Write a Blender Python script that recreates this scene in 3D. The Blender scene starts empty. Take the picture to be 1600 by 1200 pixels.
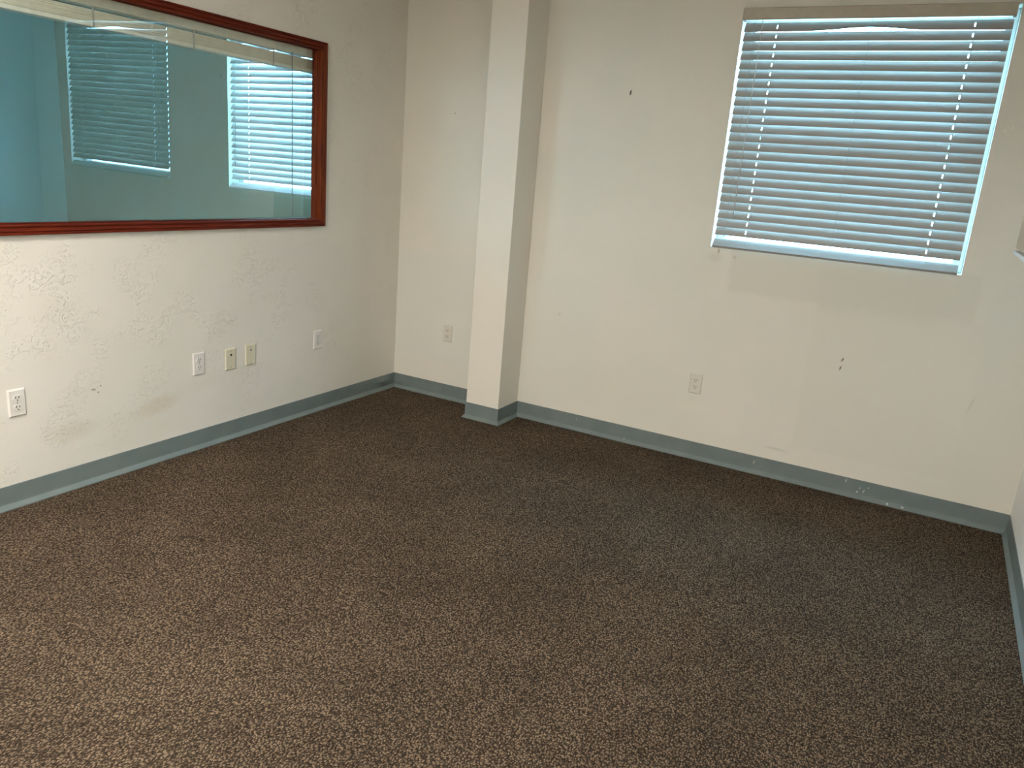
import bpy, math, random
from mathutils import Vector, Matrix
random.seed(7)
S = bpy.context.scene
COL = S.collection

# ------------------------------------------------------------------ camera
def set_camera(pos, yaw, pitch, roll, f):
    fw = Vector((math.sin(yaw)*math.cos(pitch), math.cos(yaw)*math.cos(pitch), math.sin(pitch)))
    rt = Vector((math.cos(yaw), -math.sin(yaw), 0)); dn = fw.cross(rt)
    c, s = math.cos(roll), math.sin(roll)
    r2 = c*rt + s*dn; d2 = -s*rt + c*dn
    m = Matrix((( r2.x, -d2.x, -fw.x, pos[0]), (r2.y, -d2.y, -fw.y, pos[1]),
                (r2.z, -d2.z, -fw.z, pos[2]), (0, 0, 0, 1)))
    cd = bpy.data.cameras.new('camera'); cd.sensor_width = 36; cd.lens = f/1600*36
    cd.clip_start = .02
    co = bpy.data.objects.new('camera', cd); COL.objects.link(co); co.matrix_world = m
    S.camera = co
set_camera((3.1705, -4.2557, 1.5087), -.4842, -.2653, -.081, 1219.1)

# ------------------------------------------------------------------ world, exposure
W = bpy.data.worlds.new('sky'); S.world = W; W.use_nodes = True
bg = W.node_tree.nodes['Background']
bg.inputs[0].default_value = (.34, .71, 1.0, 1); bg.inputs[1].default_value = 26.0
S.view_settings.view_transform = 'Standard'; S.view_settings.look = 'None'
S.view_settings.gamma = 1; S.view_settings.use_curve_mapping = False
S.view_settings.exposure = 0.0
LAMP = 40.0                      # strength of the room's ceiling lamp and the added fill lamp
LAMP_COL = (1.0, .95, .87, 1)

# ------------------------------------------------------------------ node helpers
class NT:
    def __init__(s, name):
        s.m = bpy.data.materials.new(name); s.m.use_nodes = True
        s.t = s.m.node_tree; s.t.nodes.clear()
        s.out = s.t.nodes.new('ShaderNodeOutputMaterial')
    def n(s, typ, **kw):
        x = s.t.nodes.new(typ)
        for k, v in kw.items(): setattr(x, k, v)
        return x
    def l(s, a, b): s.t.links.new(a, b)
    def put(s, sock, v):
        if hasattr(v, 'is_output'): s.l(v, sock)
        else: sock.default_value = v
    def math(s, op, a, b=0.0, c=0.0, clamp=False):
        x = s.n('ShaderNodeMath', operation=op, use_clamp=clamp)
        s.put(x.inputs[0], a); s.put(x.inputs[1], b)
        if op in ('MULTIPLY_ADD',): s.put(x.inputs[2], c)
        return x.outputs[0]
    def mix(s, f, a, b, mode='MIX'):
        x = s.n('ShaderNodeMix', data_type='RGBA', blend_type=mode)
        s.put(x.inputs[0], f); s.put(x.inputs[6], a); s.put(x.inputs[7], b)
        return x.outputs[2]
    def ramp(s, v, lo, hi, a=0.0, b=1.0, smooth=True):
        x = s.n('ShaderNodeMapRange', interpolation_type='SMOOTHSTEP' if smooth else 'LINEAR')
        s.put(x.inputs[0], v)
        for i, q in zip((1, 2, 3, 4), (lo, hi, a, b)): s.put(x.inputs[i], q)
        return x.outputs[0]
    def pos(s):
        return s.n('ShaderNodeNewGeometry').outputs['Position']
    def noise(s, vec, scale, detail=3, rough=.5):
        x = s.n('ShaderNodeTexNoise'); s.l(vec, x.inputs['Vector'])
        x.inputs['Scale'].default_value = scale; x.inputs['Detail'].default_value = detail
        x.inputs['Roughness'].default_value = rough
        return x
    def mapped(s, vec, scale=(1, 1, 1)):
        x = s.n('ShaderNodeMapping'); s.l(vec, x.inputs[0]); x.inputs['Scale'].default_value = scale
        return x.outputs[0]
    def principled(s, col, rough=.6, normal=None, **kw):
        b = s.n('ShaderNodeBsdfPrincipled'); s.put(b.inputs['Base Color'], col); s.put(b.inputs['Roughness'], rough)
        for k, v in kw.items(): s.put(b.inputs[k], v)
        if normal: s.l(normal, b.inputs['Normal'])
        s.l(b.outputs[0], s.out.inputs[0]); return b
    def bump(s, h, strength=.3, dist=.002, normal=None):
        x = s.n('ShaderNodeBump'); s.l(h, x.inputs['Height'])
        x.inputs['Strength'].default_value = strength; x.inputs['Distance'].default_value = dist
        if normal: s.l(normal, x.inputs['Normal'])
        return x.outputs[0]

def c4(r, g, b): return (r, g, b, 1)

def plain(name, col, rough=.5, vary=.04, scale=30, bump=0.0, **kw):
    t = NT(name); p = t.pos(); nz = t.noise(p, scale).outputs[0]
    f = t.ramp(nz, .3, .7)
    a = tuple(v*(1-vary) for v in col[:3])+(1,); b = tuple(min(1, v*(1+vary)) for v in col[:3])+(1,)
    nrm = t.bump(nz, bump, .001) if bump else None
    t.principled(t.mix(f, a, b), rough, nrm, **kw)
    return t.m

# marks: (u, z, half width, half height, tilt degrees, colour, strength, edge softness)
def marks(t, col, us, zs, items, wob, wob_amp=.35):
    for (u, z, ru, rz, tilt, c, st, soft) in items:
        du = t.math('SUBTRACT', us, u); dz = t.math('SUBTRACT', zs, z)
        ca, sa = math.cos(math.radians(tilt)), math.sin(math.radians(tilt))
        a = t.math('MULTIPLY_ADD', du, ca/ru, t.math('MULTIPLY', dz, sa/ru))
        b = t.math('MULTIPLY_ADD', dz, ca/rz, t.math('MULTIPLY', du, -sa/rz))
        d = t.math('SQRT', t.math('ADD', t.math('MULTIPLY', a, a), t.math('MULTIPLY', b, b)))
        d = t.math('ADD', d, t.math('MULTIPLY_ADD', wob, wob_amp*2, -wob_amp))
        col = t.mix(t.ramp(d, 1-soft, 1+soft*.3, st, 0), col, c)
    return col
def patches(t, col, us, zs, items, wob):
    for (u0, u1, z0, z1, c, st, soft) in items:
        w = t.math('MULTIPLY_ADD', wob, .05, -.025)
        uu = t.math('ADD', us, w); zz = t.math('ADD', zs, w)
        m = t.math('MULTIPLY', t.ramp(uu, u0-soft, u0+soft), t.ramp(uu, u1-soft, u1+soft, 1, 0))
        m = t.math('MULTIPLY', m, t.ramp(zz, z0-soft, z0+soft))
        m = t.math('MULTIPLY', m, t.ramp(zz, z1-soft, z1+soft, 1, 0))
        col = t.mix(t.math('MULTIPLY', m, st), col, c)
    return col

def wall_mat(name, base, alt, axis, mk=(), pt=(), tex=.35, ridge=.5):
    t = NT(name); p = t.pos()
    sep = t.n('ShaderNodeSeparateXYZ'); t.l(p, sep.inputs[0])
    us, zs = sep.outputs[axis], sep.outputs[2]
    big = t.noise(p, 1.7, 4, .55).outputs[0]
    col = t.mix(t.ramp(big, .38, .62), base, alt)
    wob = t.noise(p, 14, 3).outputs[0]
    wobf = t.noise(p, 90, 3).outputs[0]
    col = patches(t, col, us, zs, pt, wob)
    col = marks(t, col, us, zs, mk, t.math('MULTIPLY_ADD', wob, .5, t.math('MULTIPLY', wobf, .5)))
    fine = t.noise(p, 160, 4, .6).outputs[0]
    nrm = t.bump(fine, tex, .0012)
    # knockdown ridges: sparse raised smears
    sm = t.noise(t.mapped(p, (1, 1, 1.3)), 34, 3, .6); sm.inputs['Distortion'].default_value = 1.6
    dens = t.ramp(t.noise(p, 5, 2).outputs[0], .42, .62)
    rdg = t.math('MULTIPLY', t.ramp(sm.outputs[0], .52, .66), dens)
    nrm = t.bump(rdg, ridge, .0025, nrm)
    t.principled(col, .62, nrm, **{'Specular IOR Level': .35})
    return t.m

CREAM = c4(.80, .765, .685); COOL = c4(.765, .75, .67); DARK = c4(.05, .035, .03)
M = {}
M['wall_left'] = wall_mat('left_wall_paint', c4(.82, .785, .715), c4(.79, .765, .69), 1, mk=[
    (-1.884, .285, .15, .05, 8, c4(.62, .52, .36), .42, .9), (-2.303, .262, .12, .055, 0, c4(.60, .55, .42), .40, .9),
    (-2.20, .432, .012, .005, 0, c4(.35, .25, .18), .8, .5), (-2.165, .443, .005, .004, 0, c4(.35, .25, .18), .8, .5),
    (-2.178, .415, .006, .004, 0, c4(.35, .25, .18), .7, .5),
    (-2.34, .80, .11, .08, 0, c4(.66, .62, .53), .18, .9), (-1.60, .35, .2, .05, 0, c4(.68, .65, .55), .2, .9),
    (-.35, .55, .10, .30, 0, c4(.66, .65, .57), .15, .9)], tex=.5, ridge=.75)  # last mark: faint shadow painted on the wall near the corner
M['wall_back'] = wall_mat('back_wall_paint', CREAM, COOL, 0, mk=[
    (1.516, 1.972, .006, .017, -8, DARK, .95, .5), (2.828, .712, .005, .013, -20, c4(.2, .1, .07), .9, .5),
    (2.825, .667, .005, .015, -12, c4(.25, .13, .09), .9, .5), (3.43, .60, .007, .055, -12, c4(.52, .50, .43), .35, .9),
    (2.118, 1.184, .008, .016, 0, c4(.45, .36, .17), .8, .8), (2.207, 1.161, .012, .012, 0, c4(.55, .47, .3), .6, .9),
    (2.10, 1.15, .05, .03, 0, c4(.66, .62, .52), .5, .8), (.385, 1.825, .004, .004, 0, DARK, .8, .5),
    (3.307, 1.853, .006, .010, 0, c4(.88, .84, .76), .8, .6), (3.335, 1.87, .005, .009, 0, c4(.88, .84, .76), .8, .6),
    (3.322, 1.835, .004, .007, 0, c4(.88, .84, .76), .7, .6), (2.58, .165, .07, .008, 0, c4(.60, .60, .53), .6, .6),
    (2.1, .30, .12, .04, 0, c4(.84, .79, .70), .5, .9), (1.22, .70, .008, .006, 0, c4(.5, .4, .3), .5, .6)],
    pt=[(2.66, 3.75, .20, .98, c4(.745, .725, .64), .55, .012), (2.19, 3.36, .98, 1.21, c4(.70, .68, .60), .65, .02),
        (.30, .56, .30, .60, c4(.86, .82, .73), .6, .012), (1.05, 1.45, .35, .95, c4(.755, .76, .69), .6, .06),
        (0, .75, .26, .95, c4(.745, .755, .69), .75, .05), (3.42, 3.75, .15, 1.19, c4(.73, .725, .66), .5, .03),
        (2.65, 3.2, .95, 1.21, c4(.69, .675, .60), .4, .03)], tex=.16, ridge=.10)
M['wall_plain'] = wall_mat('wall_paint', CREAM, COOL, 0, tex=.15, ridge=.08)
M['column'] = wall_mat('column_paint', c4(.84, .795, .71), c4(.82, .785, .705), 0, tex=.12, ridge=.04)
M['teal'] = wall_mat('teal_wall_paint_shaded', c4(.33, .385, .285), c4(.315, .37, .275), 0, tex=.12, ridge=.05)  # green paint of the neighbouring room, with shade put into the colour
M['blue_wall'] = wall_mat('blue_teal_wall_daylit', c4(.52, .86, .84), c4(.50, .84, .82), 1, tex=.12, ridge=.05)  # bluer and paler than the teal: window daylight put into the wall colour
M['ceiling'] = wall_mat('ceiling_paint', c4(.60, .585, .55), c4(.57, .56, .53), 0, tex=.4, ridge=.3)

def carpet_mat():
    t = NT('brown_loop_carpet'); p = t.pos()
    dn = t.noise(p, 60, 2); off = t.n('ShaderNodeVectorMath', operation='SCALE'); t.l(dn.outputs[1], off.inputs[0]); off.inputs[3].default_value = .006
    ad = t.n('ShaderNodeVectorMath', operation='ADD'); t.l(p, ad.inputs[0]); t.l(off.outputs[0], ad.inputs[1])
    mp = t.mapped(ad.outputs[0], (1.0, .62, 1))
    v = t.n('ShaderNodeTexVoronoi', feature='SMOOTH_F1'); t.l(mp, v.inputs['Vector']); v.inputs['Scale'].default_value = 195
    v.inputs['Smoothness'].default_value = .35
    fib = t.noise(p, 600, 3, .6).outputs[0]
    h = t.math('ADD', t.ramp(v.outputs['Distance'], .05, .72, 1, 0), t.math('MULTIPLY', fib, .35))
    sp = t.n('ShaderNodeSeparateColor'); t.l(v.outputs['Color'], sp.inputs[0])
    yarn = t.mix(t.ramp(sp.outputs[0], .15, .85), c4(.120, .083, .055), c4(.250, .180, .121))
    crev_shade = t.ramp(h, .2, .8, .24, 1.2)  # shade between the loops painted into the yarn colour
    cc = t.n('ShaderNodeCombineColor')
    for i in range(3): t.l(crev_shade, cc.inputs[i])
    col = t.mix(1.0, yarn, cc.outputs[0], 'MULTIPLY')
    big = t.ramp(t.noise(p, 2.2, 4, .6).outputs[0], .35, .7, .86, 1.1)
    cb = t.n('ShaderNodeCombineColor')
    for i in range(3): t.l(big, cb.inputs[i])
    col = t.mix(1.0, col, cb.outputs[0], 'MULTIPLY')
    sep = t.n('ShaderNodeSeparateXYZ'); t.l(p, sep.inputs[0])
    col = marks(t, col, sep.outputs[0], sep.outputs[1], [(.745, -2.34, .045, .012, 30, c4(.03, .022, .016), .75, .8),
        (1.22, -2.62, .02, .01, 10, c4(.03, .022, .016), .6, .8)], t.noise(p, 40, 3).outputs[0])
    nrm = t.bump(h, .9, .006)
    t.principled(col, .95, nrm, **{'Specular IOR Level': .15, 'Sheen Weight': .0})
    return t.m
M['carpet'] = carpet_mat()

def vinyl_mat():
    t = NT('grey_vinyl_base'); p = t.pos(); sep = t.n('ShaderNodeSeparateXYZ'); t.l(p, sep.inputs[0])
    nz = t.noise(p, 9, 4).outputs[0]
    col = t.mix(t.ramp(nz, .3, .7), c4(.165, .205, .208), c4(.190, .230, .228))
    W_ = c4(.72, .72, .68); wob = t.noise(p, 120, 3).outputs[0]
    col = marks(t, col, sep.outputs[0], sep.outputs[2], [
        (2.958, .082, .003, .010, -6, W_, .9, .5), (3.03, .058, .003, .006, 10, W_, .8, .5), (3.05, .045, .003, .012, -20, W_, .7, .5),
        (3.02, .036, .005, .006, 0, W_, .9, .5), (3.07, .07, .004, .004, 30, W_, .7, .5), (2.481, .064, .003, .009, -10, W_, .8, .5),
        (2.487, .075, .002, .004, 0, W_, .7, .5), (3.17, .012, .006, .004, 0, W_, .8, .5), (3.24, .012, .008, .004, 0, W_, .8, .5),
        (1.40, .075, .0015, .009, 0, W_, .6, .5), (1.72, .02, .002, .008, 0, W_, .6, .5)], wob)
    t.principled(col, .42, t.bump(nz, .06, .002), **{'Specular IOR Level': .5})
    return t.m
M['vinyl'] = vinyl_mat()

def wood_mat(name, dark, light, axis, rough=.28):
    t = NT(name); p = t.pos()
    sc = [26, 26, 26]; sc[axis] = 1.6
    nz = t.noise(t.mapped(p, tuple(sc)), 3, 5, .6); nz.inputs['Distortion'].default_value = .8
    col = t.mix(t.ramp(nz.outputs[0], .3, .72), dark, light)
    t.principled(col, rough, t.bump(nz.outputs[0], .12, .001), **{'Specular IOR Level': .15})
    return t.m
M['mahogany_y'] = wood_mat('mahogany_along', c4(.080, .010, .004), c4(.17, .024, .008), 1, .45)
M['mahogany_z'] = wood_mat('mahogany_upright', c4(.085, .013, .004), c4(.20, .042, .010), 2, .45)
M['cab_wood'] = wood_mat('tan_cabinet_wood', c4(.50, .34, .20), c4(.62, .44, .28), 2, .4)
def slat_mat(name, col, tr):
    t = NT(name); p = t.pos()
    nz = t.noise(t.mapped(p, (4, 90, 90)), 3, 4).outputs[0]
    c = t.mix(t.ramp(nz, .3, .7), tuple(v*.96 for v in col[:3])+(1,), col)
    t.principled(c, .38, t.bump(nz, .04, .0008), **{'Specular IOR Level': .45})
    return t.m
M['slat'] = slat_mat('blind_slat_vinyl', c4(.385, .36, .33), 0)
M['slat2'] = slat_mat('blind_slat_vinyl_white', c4(.74, .74, .72), 0)
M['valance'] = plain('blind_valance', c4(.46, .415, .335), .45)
M['beige'] = plain('raised_blind_beige', c4(.93, .89, .78), .5)
M['beige2'] = plain('raised_blind_slat', c4(.90, .84, .69), .5)
M['cord'] = plain('blind_cord', c4(.45, .44, .42), .8)
M['plate_white'] = plain('white_plate', c4(.80, .77, .73), .35, .01)
M['plate_ivory'] = plain('ivory_plate', c4(.70, .655, .50), .35, .01)
M['plate_painted'] = plain('painted_over_plate', c4(.71, .685, .605), .5, .02)
M['slot'] = plain('dark_slot', c4(.03, .025, .02), .7)
M['screw'] = plain('screw_metal', c4(.42, .39, .33), .4, Metallic=.6)
M['frame_white'] = plain('white_vinyl_frame', c4(.80, .81, .80), .4)
M['ground'] = plain('pale_ground', c4(.42, .42, .38), .9, .1, 3)
M['tube'] = plain('lamp_housing', c4(.8, .8, .78), .5)

def glass_mat(name, tint, gain):
    t = NT(name)
    tr = t.n('ShaderNodeBsdfTransparent'); tr.inputs[0].default_value = tint
    gl = t.n('ShaderNodeBsdfGlossy'); gl.inputs['Roughness'].default_value = 0; gl.inputs[0].default_value = (1, 1, 1, 1)
    fr = t.n('ShaderNodeFresnel'); fr.inputs[0].default_value = 1.52
    bf = t.n('ShaderNodeNewGeometry').outputs['Backfacing']
    fac = t.math('MULTIPLY', t.math('MULTIPLY', fr.outputs[0], gain), t.math('SUBTRACT', 1.0, bf), clamp=True)
    mx = t.n('ShaderNodeMixShader'); t.l(fac, mx.inputs[0]); t.l(tr.outputs[0], mx.inputs[1]); t.l(gl.outputs[0], mx.inputs[2])
    t.l(mx.outputs[0], t.out.inputs[0]); return t.m
M['glass_in'] = glass_mat('interior_glass', c4(.95, .98, .97), 3.3)
M['glass_out'] = glass_mat('window_glass', c4(.95, .97, .97), 1.8)

def emit_mat(name, col, strength):
    t = NT(name); e = t.n('ShaderNodeEmission'); e.inputs[0].default_value = col; e.inputs[1].default_value = strength
    t.l(e.outputs[0], t.out.inputs[0]); return t.m

# ------------------------------------------------------------------ mesh helpers
def mesh_obj(name, verts, faces, mat, parent=None, smooth=False):
    me = bpy.data.meshes.new(name); me.from_pydata(verts, [], faces); me.update()
    me.validate()
    if smooth:
        for p in me.polygons: p.use_smooth = True
    o = bpy.data.objects.new(name, me); COL.objects.link(o)
    if mat: me.materials.append(mat)
    if parent: o.parent = parent
    return o
def empty(name, loc=(0, 0, 0)):
    o = bpy.data.objects.new(name, None); o.empty_display_size = .05; COL.objects.link(o); o.location = loc; return o
def tag(o, label=None, cat=None, group=None, kind=None):
    for k, v in (('label', label), ('category', cat), ('group', group), ('kind', kind)):
        if v: o[k] = v
    return o
def box_data(x0, x1, y0, y1, z0, z1, b=0.0):
    if b <= 0:
        v = [(x, y, z) for x in (x0, x1) for y in (y0, y1) for z in (z0, z1)]
        f = [(0, 1, 3, 2), (4, 6, 7, 5), (0, 4, 5, 1), (2, 3, 7, 6), (0, 2, 6, 4), (1, 5, 7, 3)]
        return v, f
    import bmesh
    bm = bmesh.new(); v, f = box_data(x0, x1, y0, y1, z0, z1)
    vs = [bm.verts.new(p) for p in v]
    for q in f: bm.faces.new([vs[i] for i in q])
    bmesh.ops.bevel(bm, geom=bm.edges[:], offset=b, segments=2, affect='EDGES', profile=.5)
    bm.verts.index_update()
    out = [tuple(p.co) for p in bm.verts], [tuple(p.index for p in q.verts) for q in bm.faces]
    bm.free(); return out
def box(name, x0, x1, y0, y1, z0, z1, mat, parent=None, b=0.0):
    v, f = box_data(x0, x1, y0, y1, z0, z1, b); return mesh_obj(name, v, f, mat, parent)
def tube_data(pts, r, n=8, cap=True):
    V, F = [], []
    for k, p in enumerate(pts):
        p = Vector(p); a = Vector(pts[max(0, k-1)]); c = Vector(pts[min(len(pts)-1, k+1)])
        d = (c-a).normalized(); ref = Vector((1, 0, 0)) if abs(d.x) < .9 else Vector((0, 1, 0))
        u = d.cross(ref).normalized(); w = d.cross(u); rr = r[k] if isinstance(r, (list, tuple)) else r
        for i in range(n):
            t = 2*math.pi*i/n; V.append(tuple(p + u*math.cos(t)*rr + w*math.sin(t)*rr))
    for k in range(len(pts)-1):
        for i in range(n):
            F.append((k*n+i, k*n+(i+1) % n, (k+1)*n+(i+1) % n, (k+1)*n+i))
    if cap: F.append(tuple(range(n))[::-1]); F.append(tuple(range((len(pts)-1)*n, len(pts)*n)))
    return V, F
def tube(name, pts, r, mat, parent=None, n=8):
    v, f = tube_data(pts, r, n); return mesh_obj(name, v, f, mat, parent, True)
def plate_data(us, vs, holes, fn):
    """slab on a grid; cells whose centre lies in a hole are left out; fn(u, v, side) -> xyz"""
    nu, nv = len(us), len(vs)
    def solid(i, j):
        if not (0 <= i < nu-1 and 0 <= j < nv-1): return False
        u, v = (us[i]+us[i+1])/2, (vs[j]+vs[j+1])/2
        return not any(a < u < b and c < v < d for a, b, c, d in holes)
    V = [fn(u, v, s) for s in (0, 1) for u in us for v in vs]
    ix = lambda i, j, s: s*nu*nv + i*nv + j
    F = []
    for i in range(nu-1):
        for j in range(nv-1):
            if not solid(i, j): continue
            F.append((ix(i, j, 0), ix(i+1, j, 0), ix(i+1, j+1, 0), ix(i, j+1, 0)))
            F.append((ix(i, j, 1), ix(i, j+1, 1), ix(i+1, j+1, 1), ix(i+1, j, 1)))
            if not solid(i-1, j): F.append((ix(i, j, 0), ix(i, j+1, 0), ix(i, j+1, 1), ix(i, j, 1)))
            if not solid(i+1, j): F.append((ix(i+1, j, 0), ix(i+1, j, 1), ix(i+1, j+1, 1), ix(i+1, j+1, 0)))
            if not solid(i, j-1): F.append((ix(i, j, 0), ix(i, j, 1), ix(i+1, j, 1), ix(i+1, j, 0)))
            if not solid(i, j+1): F.append((ix(i, j+1, 0), ix(i+1, j+1, 0), ix(i+1, j+1, 1), ix(i, j+1, 1)))
    used = sorted({i for q in F for i in q}); rm = {o: k for k, o in enumerate(used)}
    return [V[i] for i in used], [tuple(rm[i] for i in q) for q in F]

# ------------------------------------------------------------------ the room shell
XR, YB, HC = 3.70, -6.2, 2.62           # right wall, rear wall, ceiling height
WT = .06                                # partition thickness
W1 = (2.071, 3.266, 1.203, 2.378)       # window of this room  (x0, x1, z0, z1)
W2 = (-1.590, -.395, 1.225, 2.378)      # window of the neighbouring room
G = (-3.30, -.761, 1.148, 2.074)        # opening in the partition (y0, y1, z0, z1)
NX = -3.60                              # far wall of the neighbouring room

def struct(o): tag(o, kind='structure'); return o
struct(box('floor', -WT/2, XR, YB, 0, -.1, 0, M['carpet']))
struct(box('floor_next_room', NX, -WT/2, YB, 0, -.1, 0, M['carpet']))
struct(box('ceiling', -.02, XR, YB, 0, HC, HC+.1, M['ceiling']))
struct(box('ceiling_next_room', NX, -WT+.02, YB, 0, HC, HC+.1, M['ceiling']))
def wall_xz(name, x0, x1, hole, mat, y0=0.0, y1=.16):
    v, f = plate_data([x0, hole[0], hole[1], x1], [-.1, hole[2], hole[3], HC+.1], [hole],
                      lambda u, w, s: (u, y0 if s == 0 else y1, w))
    return struct(mesh_obj(name, v, f, mat))
wall_xz('wall_back', -WT/2, XR+.15, W1, M['wall_back'])
wall_xz('wall_back_next_room', NX-.15, -WT/2, W2, M['teal'])
v, f = plate_data([YB, G[0], G[1], 0], [0, G[2], G[3], HC], [G], lambda u, w, s: (-WT if s == 0 else 0, u, w))
struct(mesh_obj('wall_left', v, f, M['wall_left']))
M['wall_right'] = wall_mat('right_wall_lightened', c4(.86, .865, .85), c4(.84, .845, .83), 1, tex=.15, ridge=.08)  # whitened to stand in for cool light falling on this wall
struct(box('wall_right', XR, XR+.15, YB, 0, -.1, HC+.1, M['wall_right']))
struct(box('wall_left_next_room', NX-.15, NX, YB, 0, -.1, HC+.1, M['blue_wall']))
W4 = (-2.5, -.9, 1.0, 2.1)               # unseen opening added in the neighbouring room's rear wall to brighten it
wall_xz('wall_rear_next_room', NX-.15, -WT/2, W4, M['teal'], YB-.15, YB)
struct(box('wall_rear', -WT/2, XR+.15, YB-.15, YB, -.1, HC+.1, M['wall_plain']))
CX0, CX1, CY = .7505, .9805, -.249
struct(box('wall_column', CX0, CX1, CY, 0, 0, HC, M['column'], b=.003))
struct(box('ground_outside', -14, 14, .16, 24, -.5, -.3, M['ground']))

# ------------------------------------------------------------------ vinyl cove base
PROF = [(0, .1009), (.0022, .1009), (.0032, .0995), (.0034, .082), (.0034, .065), (.0034, .047), (.0034, .026), (.0042, .0215), (.0160, .0070), (.0180, .0045), (.0180, .0002), (0, .0002)]
def cove(name, path, prev=None, nxt=None, bulge=None, steps=1):
    """path runs so that the room lies to its right"""
    P = [Vector((*p, 0)) for p in path]
    full = ([Vector((*prev, 0))] if prev else []) + P + ([Vector((*nxt, 0))] if nxt else [])
    off = 1 if prev else 0
    def nrm(a, b): d = (b-a).normalized(); return Vector((d.y, -d.x, 0))
    mit = []
    for k in range(len(P)):
        i = k+off
        n1 = nrm(full[i-1], full[i]) if i > 0 else None
        n2 = nrm(full[i], full[i+1]) if i < len(full)-1 else None
        if n1 is None: n1 = n2
        if n2 is None: n2 = n1
        mit.append((n1+n2)/(1+n1.dot(n2)))
    rings = []
    for k in range(len(P)-1):
        m = steps
        for s in range(m + (1 if k == len(P)-2 else 0)):
            t = s/m; rings.append((P[k].lerp(P[k+1], t), mit[k].lerp(mit[k+1], t)))
    V, F = [], []; n = len(PROF)
    for p, mt in rings:
        for (o, z) in PROF:
            e = bulge(p, o, z) if bulge else 0
            q = p + mt*(o+e); V.append((q.x, q.y, z))
    for r in range(len(rings)-1):
        for i in range(n): F.append((r*n+i, (r+1)*n+i, (r+1)*n+(i+1) % n, r*n+(i+1) % n))
    F.append(tuple(range(n))); F.append(tuple(range((len(rings)-1)*n, len(rings)*n))[::-1])
    return struct(mesh_obj(name, V, F, M['vinyl']))
def puckL(p, o, z):
    if o < .001: return 0
    d = -p.y; return .016*math.exp(-((d-.13)/.07)**2)*max(0, 1-abs(z-.065)/.05) + .006*math.exp(-(d/.04)**2)*(z/.1)
def puckB(p, o, z):
    if o < .001: return 0
    return .010*math.exp(-((p.x-.06)/.05)**2)*max(0, 1-abs(z-.05)/.05)
cove('baseboard_left', [(0, YB), (0, -.6), (0, 0)], nxt=(CX0, 0), bulge=puckL, steps=24)
cove('baseboard_back_left', [(0, 0), (CX0, 0)], prev=(0, -.6), nxt=(CX0, CY), bulge=puckB, steps=24)
cove('baseboard_column', [(CX0, 0), (CX0, CY), (CX1, CY), (CX1, 0)], prev=(0, 0), nxt=(XR, 0))
cove('baseboard_back_right', [(CX1, 0), (XR, 0)], prev=(CX1, CY), nxt=(XR, YB), steps=8)
cove('baseboard_right', [(XR, 0), (XR, YB)], prev=(CX1, 0), steps=4)

# ------------------------------------------------------------------ outside windows
def outside_window(name, w, dy=0.0):
    x0, x1, z0, z1 = w
    root = tag(empty(name, ((x0+x1)/2, .13+dy, z0)), kind='structure')
    inv = Vector(root.location)
    def part(n, a, b, c, d, e, g, m, bv=.003):
        return box(n, a-inv.x, b-inv.x, c+dy-inv.y, d+dy-inv.y, e-inv.z, g-inv.z, m, root, bv)
    fw = .045; zm = (z0+z1)/2
    part('side_frame', x0+.001, x0+fw, .10, .155, z0+.001, z1-.001, M['frame_white'])
    part('side_frame', x1-fw, x1-.001, .10, .155, z0+.001, z1-.001, M['frame_white'])
    part('top_frame', x0+fw, x1-fw, .10, .155, z1-fw, z1-.001, M['frame_white'])
    part('bottom_frame', x0+fw, x1-fw, .10, .155, z0+.001, z0+fw, M['frame_white'])
    part('meeting_rail', x0+fw, x1-fw, .105, .15, zm-.018, zm+.018, M['frame_white'])
    part('pane', x0+fw, x1-fw, .135, .139, z0+fw, zm-.018, M['glass_out'], 0)
    part('pane', x0+fw, x1-fw, .118, .122, zm+.018, z1-fw, M['glass_out'], 0)
    return root
outside_window('window_1', W1)
outside_window('window_2', W2)
outside_window('window_4_added', W4, YB-.157)  # out of view, added to let daylight into the neighbouring room

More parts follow.
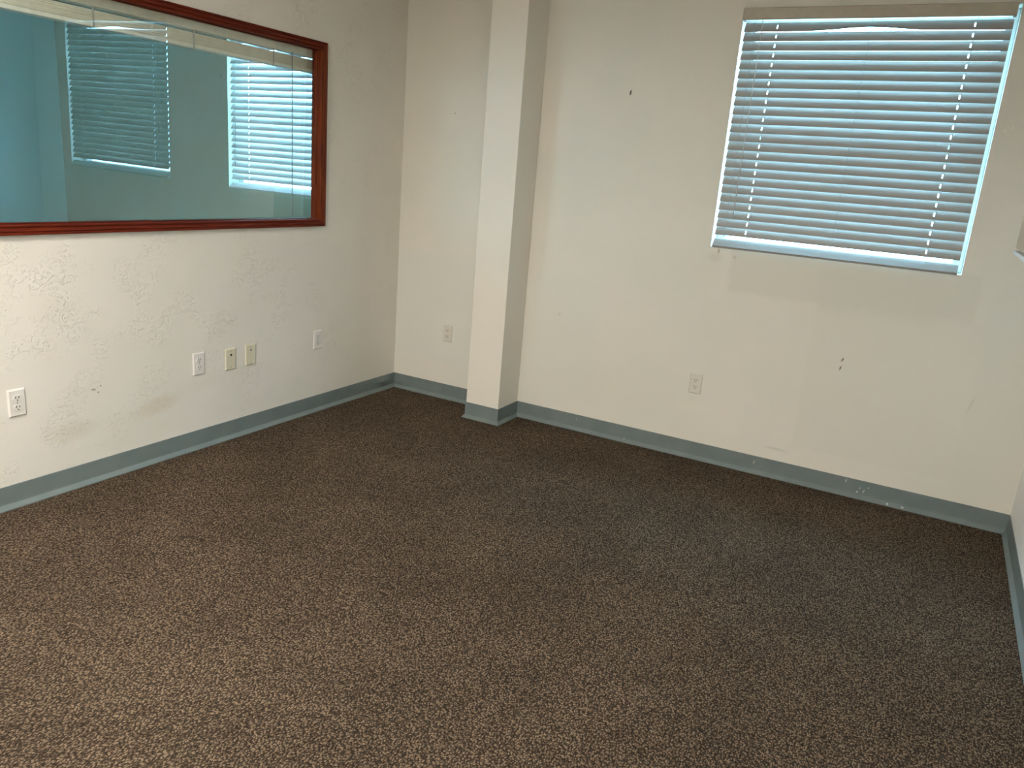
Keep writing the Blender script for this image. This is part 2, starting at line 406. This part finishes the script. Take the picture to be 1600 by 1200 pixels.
# ------------------------------------------------------------------ slatted blinds
def make_blind(name, x0, x1, ztop, zbot, yc, theta, mats, ladders, holes_at, label, wand_x, val=(.055, -.036), bow=.016, pitch=.0437, group=None):
    sm, vm = mats
    root = tag(empty(name, ((x0+x1)/2, yc, ztop)), label, 'blind', group)
    cx = (x0+x1)/2; L = x1-x0
    def loc(v): return [(a-cx, b-yc, c-ztop) for a, b, c in v]
    def part(n, vf, m, smooth=False, par=None): return mesh_obj(n, loc(vf[0]), vf[1], m, par or root, smooth)
    # head rail and valance
    part('head_rail', box_data(x0, x1, yc-.022, yc+.028, ztop-.045, ztop-.002, .002), M['frame_white'])
    vh, vy = val
    part('valance', box_data(x0-.006, x1+.004, vy-.008, vy, ztop-vh, ztop, .003), vm)
    part('valance_return', box_data(x1-.010, x1+.004, vy, -.0005, ztop-vh, ztop, .002), vm)
    part('valance_return', box_data(x0-.006, x0+.008, vy, -.0005, ztop-vh, ztop, .002), vm)
    # slats: outer edge up, room edge down
    hw, th = .0255, .0028
    us = [-L/2]; 
    for h in sorted(holes_at):
        us += [h-cx-.0026, h-cx+.0026]
    us += [L/2]
    extra = [-L/2 + L*k/16 for k in range(1, 16)]
    us = sorted(set(us + [e for e in extra if all(abs(e-(h-cx)) > .02 for h in holes_at)]))
    vs = [-hw, -.016, -.0105, 0, .0105, .016, hw]
    hol = [(h-cx-.0026, h-cx+.0026, -.0105, .0095) for h in holes_at]
    ct, st = math.cos(theta), math.sin(theta)
    def slat_data(bowing):
        def fn(u, v, s):
            crown = .0022*(1-(v/hw)**2) + (th/2 if s else -th/2)
            y = v*ct - crown*st; z = v*st + crown*ct
            bw = bowing*math.exp(-(u/(L*.14))**2) + .05*bowing*(1-(2*u/L)**2) if bowing else 0
            k = .5-.5*v/hw          # the room edge lifts most
            return (u, y - bw*.25*k, z + bw*k)
        return plate_data(us, vs, hol, fn)
    vv, ff = slat_data(0)
    me = bpy.data.meshes.new('slat'); me.from_pydata(vv, [], ff); me.update(); me.materials.append(sm)
    vb, fb = slat_data(bow)
    zr = zbot + .012
    n = int(round((ztop-vh-.025 - (zr+.074))/pitch)) + 1
    p = (ztop-vh-.006-.019 - (zr+.074))/(n-1)
    for k in range(n):
        z = ztop - vh - .006 - .019 - p*k
        if k == 0:
            o = mesh_obj('slat', vb, fb, sm, root); 
        else:
            o = bpy.data.objects.new('slat', me); COL.objects.link(o); o.parent = root
        o.location = (0, 0, z-ztop)
        o.rotation_euler = (random.uniform(-.02, .02), 0, 0)
    # bottom rail, tilted like the slats
    rt = math.radians(44); cr, sr = math.cos(rt), math.sin(rt)
    def railfn(u, v, s):
        w = .007 if s else -.007
        return (u, v*cr - w*sr, v*sr + w*cr)
    vr, fr = plate_data([-L/2, 0, L/2], [-.025, -.022, .022, .025], [], railfn)
    o = mesh_obj('bottom_rail', vr, fr, sm, root); o.location = (0, -.016, zr+.007-ztop)
    # ladder cords
    for lx in ladders:
        for dy, dx in ((-.017, .006), (.017, .006)):
            part('ladder_cord', tube_data([(lx+dx, yc+dy, ztop-.04), (lx+dx, yc+dy, zr+.01)], .0008, 5), M['cord'])
    if wand_x:
        zt = zbot + .245
        part('tilt_wand', tube_data([(wand_x+.003, yc-.034, ztop-.05), (wand_x, yc-.036, zt-.05)], .0022, 6), M['glass_wand'], True)
        part('tilt_cord', tube_data([(wand_x-.028, yc-.033, ztop-.05), (wand_x-.034, yc-.035, zbot+.06)], .0010, 5), M['cord'])
        part('cord_tassel', tube_data([(wand_x, yc-.036, zt-.05), (wand_x, yc-.036, zt-.055), (wand_x, yc-.036, zt-.08), (wand_x, yc-.036, zt-.086)], [.002, .004, .006, .004], 8), M['cord'], True)
    return root
M['glass_wand'] = plain('clear_wand', c4(.60, .57, .52), .3)
make_blind('window_blind', 2.084, 3.247, 2.376, 1.206, .012, math.radians(63), (M['slat'], M['valance']),
           [2.243, 2.668, 3.100], [2.243, 3.100], 'white slatted blind with beige valance covering the right-hand window', 2.172)
make_blind('window_blind', -1.560, -.405, 2.376, 1.229, .012, math.radians(60), (M['slat2'], M['valance']),
           [-1.385, -.98, -.58], [-1.385, -.58], 'bright blue-lit slatted blind seen through the wood-framed interior window', -1.49)

# ------------------------------------------------------------------ interior window in the partition
win = tag(empty('window_3', (0, (G[0]+G[1])/2, G[2])), kind='structure')
def wpart(n, x0, x1, y0, y1, z0, z1, m, b=0, par=None):
    c = win.location
    return box(n, x0, x1, y0-c.y, y1-c.y, z0-c.z, z1-c.z, m, win, b)
def casing(name, p0, p1, inward, mat, a=0.0, b=0.0):
    """moulded casing strip: profile across its width, mitred ends. p0,p1 = inner edge ends in (y,z)"""
    prof = [(0, -.001), (0, .010), (.004, .013), (.009, .013), (.012, .0095), (.015, .0095), (.018, .015), (.030, .017), (.034, .014), (.037, .014), (.040, .018), (.046, .018), (.048, .015), (.048, -.001)]
    q0, q1 = Vector(p0), Vector(p1); d = (q1-q0).normalized(); out = Vector(inward)
    V = []; n = len(prof); c = win.location
    for q, sg in ((q0, -1), (q1, 1)):
        for (w, h) in prof:
            w *= .8333; e = q + out*w + d*sg*w
            V.append((h, e.x-c.y, e.y-c.z))
    F = [(i, (i+1) % n, n+(i+1) % n, n+i) for i in range(n)] + [tuple(range(n))[::-1], tuple(range(n, 2*n))]
    return mesh_obj(name, V, F, mat, win)
gy0, gy1, gz0, gz1 = G[0]+.014, G[1]-.014, G[2]+.010, G[3]-.010
casing('casing', (gy1, gz0), (gy1, gz1), (1, 0), M['mahogany_z'])
casing('casing', (gy0, gz0), (gy0, gz1), (-1, 0), M['mahogany_z'])
casing('casing', (gy0, gz0), (gy1, gz0), (0, -1), M['mahogany_y'])
casing('casing', (gy0, gz1), (gy1, gz1), (0, 1), M['mahogany_y'])
wpart('jamb', -WT, 0, gy1, G[1]-.0005, G[2], G[3], M['mahogany_z'])
wpart('jamb', -WT, 0, G[0]+.0005, gy0, G[2], G[3], M['mahogany_z'])
wpart('sill', -WT, 0, gy0, gy1, G[2]+.0005, gz0, M['mahogany_y'])
wpart('head_jamb', -WT, 0, gy0, gy1, gz1, G[3]-.0005, M['mahogany_y'])
for (n, y0, y1, z0, z1, m) in (('glazing_stop', gy1-.006, gy1, gz0, gz1, 'mahogany_z'), ('glazing_stop', gy0, gy0+.014, gz0, gz1, 'mahogany_z'),
                               ('glazing_stop', gy0+.014, gy1-.006, gz0, gz0+.005, 'mahogany_y'), ('glazing_stop', gy0+.014, gy1-.006, gz1-.005, gz1, 'mahogany_y')):
    wpart(n, -.034, -.018, y0, y1, z0, z1, M[m], .003)
pane = wpart('pane', -.003, .003, gy0+.002, gy1-.002, gz0+.002, gz1-.002, M['glass_in'])
pane.location = (-.045, 0, 0)
TILT = (0.0, math.radians(.6), math.radians(.55))   # the sheet leans a touch in its frame
pane.rotation_euler = TILT

# raised blind on the far side of that glass
rb = tag(empty('raised_blind', (-.098, (gy0+gy1)/2, gz1)), 'beige blind pulled up into a bundle behind the wood-framed glass', 'blind')
c = rb.location
def rpart(n, x0, x1, y0, y1, z0, z1, m, b=.0015):
    return box(n, x0-c.x, x1-c.x, y0-c.y, y1-c.y, z0-c.z, z1-c.z, m, rb, b)
ya, yb = gy0-.06, gy1+.07
zr_ = 2.027
rpart('head_rail', -.124, -.066, ya, yb, zr_, 2.105, M['beige'], .003)
z = zr_-.014
for k in range(15):
    dx = random.uniform(-.002, .002); th = .0026
    rpart('slat', -.124+dx, -.073+dx, ya+.004, yb-.004, z-th, z, M['beige2'] if k % 5 else M['beige'], 0)
    z -= .0032
rpart('bottom_rail', -.124, -.072, ya+.004, yb-.004, z-.018, z, M['beige'], .004)
for yy in (-2.95, -2.05, -1.55, -1.05):
    rpart('ladder_tape', -.0725, -.0705, yy-.004, yy+.004, z-.020, zr_+.004, M['cord'], .0005)
o = mesh_obj('pull_cord', *tube_data([(-.070-c.x, -.918-c.y, zr_-c.z), (-.069-c.x, -.916-c.y, 1.55-c.z), (-.070-c.x, -.914-c.y, 1.172-c.z)], .0030, 6), M['cord'], rb, True)

# ------------------------------------------------------------------ wall plates
def disc_data(r, d, n=16, flat=None):
    """disc in local yz-plane facing +x, optionally clipped flat top and bottom"""
    V = []
    for x in (0, d):
        for i in range(n):
            a = 2*math.pi*i/n; y, z_ = r*math.cos(a), r*math.sin(a)
            if flat: z_ = max(-flat, min(flat, z_))
            V.append((x, y, z_))
    F = [(i, (i+1) % n, n+(i+1) % n, n+i) for i in range(n)] + [tuple(range(n))[::-1], tuple(range(n, 2*n))]
    return V, F
def plate_part(root, mat, w=.070, h=.114):
    V = []; n = 4
    for (x, i) in ((0, 0), (.002, 0), (.0062, .0045)):
        V += [(x, -w/2+i, -h/2+i), (x, w/2-i, -h/2+i), (x, w/2-i, h/2-i), (x, -w/2+i, h/2-i)]
    F = [(0, 3, 2, 1), (8, 9, 10, 11)]
    for r in (0, 4):
        for i in range(4): F.append((r+i, r+(i+1) % 4, r+4+(i+1) % 4, r+4+i))
    return mesh_obj('cover_plate', V, F, mat, root)
def at(o, x, y, z): o.location = (x, y, z); return o
def outlet(loc, rotz, label, mat, twist=0):
    root = tag(empty('wall_outlet', loc), label, 'outlet', 'duplex wall outlets'); root.rotation_euler = (math.radians(twist), 0, rotz)
    plate_part(root, mat)
    for s in (1, -1):
        rc = at(mesh_obj('receptacle', *disc_data(.0172, .0028, 20, .0138), mat, root), .0058, 0, .0195*s)
        for yy, hh in ((-.0064, .0045), (.0064, .0038)):
            at(mesh_obj('slot', *box_data(0, .0008, -.0014, .0014, -hh, hh), M['slot'], rc), .0026, yy, .004)
        at(mesh_obj('ground_hole', *disc_data(.0027, .0008, 8), M['slot'], rc), .0026, 0, -.0072)
    at(mesh_obj('screw', *disc_data(.0032, .0010, 10), M['screw'] if mat != M['plate_painted'] else mat, root), .0060, 0, 0)
    return root
def jack(loc, rotz, label, big, cat='wall plate'):
    root = tag(empty('jack_plate', loc), label, cat, 'ivory jack plates'); root.rotation_euler = (0, 0, rotz)
    plate_part(root, M['plate_ivory'])
    for zz in (.042, -.042): at(mesh_obj('screw', *disc_data(.0034, .0012, 10), M['screw'], root), .0060, 0, zz)
    if big:
        b = at(mesh_obj('jack', *disc_data(.0085, .0022, 14), M['plate_ivory'], root), .0058, 0, .024)
        at(mesh_obj('jack_opening', *box_data(0, .0012, -.0052, .0052, -.006, .006), M['slot'], b), .0018, 0, 0)
    else:
        b = at(mesh_obj('coax_socket', *tube_data([(0, 0, 0), (.004, 0, 0)], .0048, 10), M['screw'], root), .0058, 0, .026)
        at(mesh_obj('socket_pin', *disc_data(.0022, .0012, 8), M['slot'], b), .0036, 0, 0)
    return root
e = .0003
LW, BW = 0, -math.pi/2
outlet((e, -2.567+.035, .503-.057), LW, 'white duplex outlet at the left edge, nearest on the left wall', M['plate_white'], 0)
outlet((e, -1.671+.035, .508-.057), LW, 'white duplex outlet left of the two ivory jack plates', M['plate_white'])
jack((e, -1.469+.035, .4975-.057), LW, 'ivory plate with a dark jack hole, left of the pair', True)
jack((e, -1.3316+.035, .500-.057), LW, 'ivory plate with a small round socket, right of the pair', False)
outlet((e, -.8075+.033, .5045-.057), LW, 'white duplex outlet on the left wall closest to the corner', M['plate_white'])
outlet((.459-.035, -e, .503-.057), BW, 'painted duplex outlet between the room corner and the column', M['plate_painted'])
outlet((2.133-.035, -e, .4958-.057), BW, 'cream duplex outlet on the back wall below the blind', M['plate_painted'])

# ------------------------------------------------------------------ wall cabinet at the right edge
cab = tag(empty('wall_cabinet', (XR, -1.78, 1.375)), 'tan wooden wall cabinet cut off by the right edge of the picture', 'cabinet')
def kpart(n, x0, x1, y0, y1, z0, z1, m, b=.002, par=None):
    k = cab.location; o = box(n, x0-k.x, x1-k.x, y0-k.y, y1-k.y, z0-k.z, z1-k.z, m, cab, b); return o
kpart('body', 3.415, XR-.0005, -2.68, -.88, 1.376, 2.14, M['cab_wood'])
for k in range(4):
    y0 = -2.68+.45*k
    kpart('door', 3.396, 3.414, y0+.002, y0+.448, 1.384, 2.137, M['cab_wood'])
kpart('light_rail', 3.393, 3.43, -2.68, -.87, 1.362, 1.3755, M['frame_white'])

# ------------------------------------------------------------------ ceiling lamps
def troffer(x, y, label, strength, col=LAMP_COL, sx=.30, sy=.60):
    root = tag(empty('ceiling_light', (x, y, HC)), label, 'ceiling light')
    for (n, a, b, c_, d) in (('frame', -sx-.02, -sx, -sy-.02, sy+.02), ('frame', sx, sx+.02, -sy-.02, sy+.02), ('frame', -sx, sx, -sy-.02, -sy), ('frame', -sx, sx, sy, sy+.02)):
        box(n, a, b, c_, d, -.030, -.001, M['tube'], root, .002)
    dif = box('diffuser', -sx, sx, -sy, sy, -.024, -.004, emit_mat('lamp_diffuser', col, strength), root)
    return root
troffer(1.10, -3.80, 'white fluorescent ceiling light nearer the left wall', LAMP*.85)
troffer(2.30, -5.35, 'added fill ceiling light nearer the right wall', LAMP*1.15)  # unseen lamp added as fill for the far walls
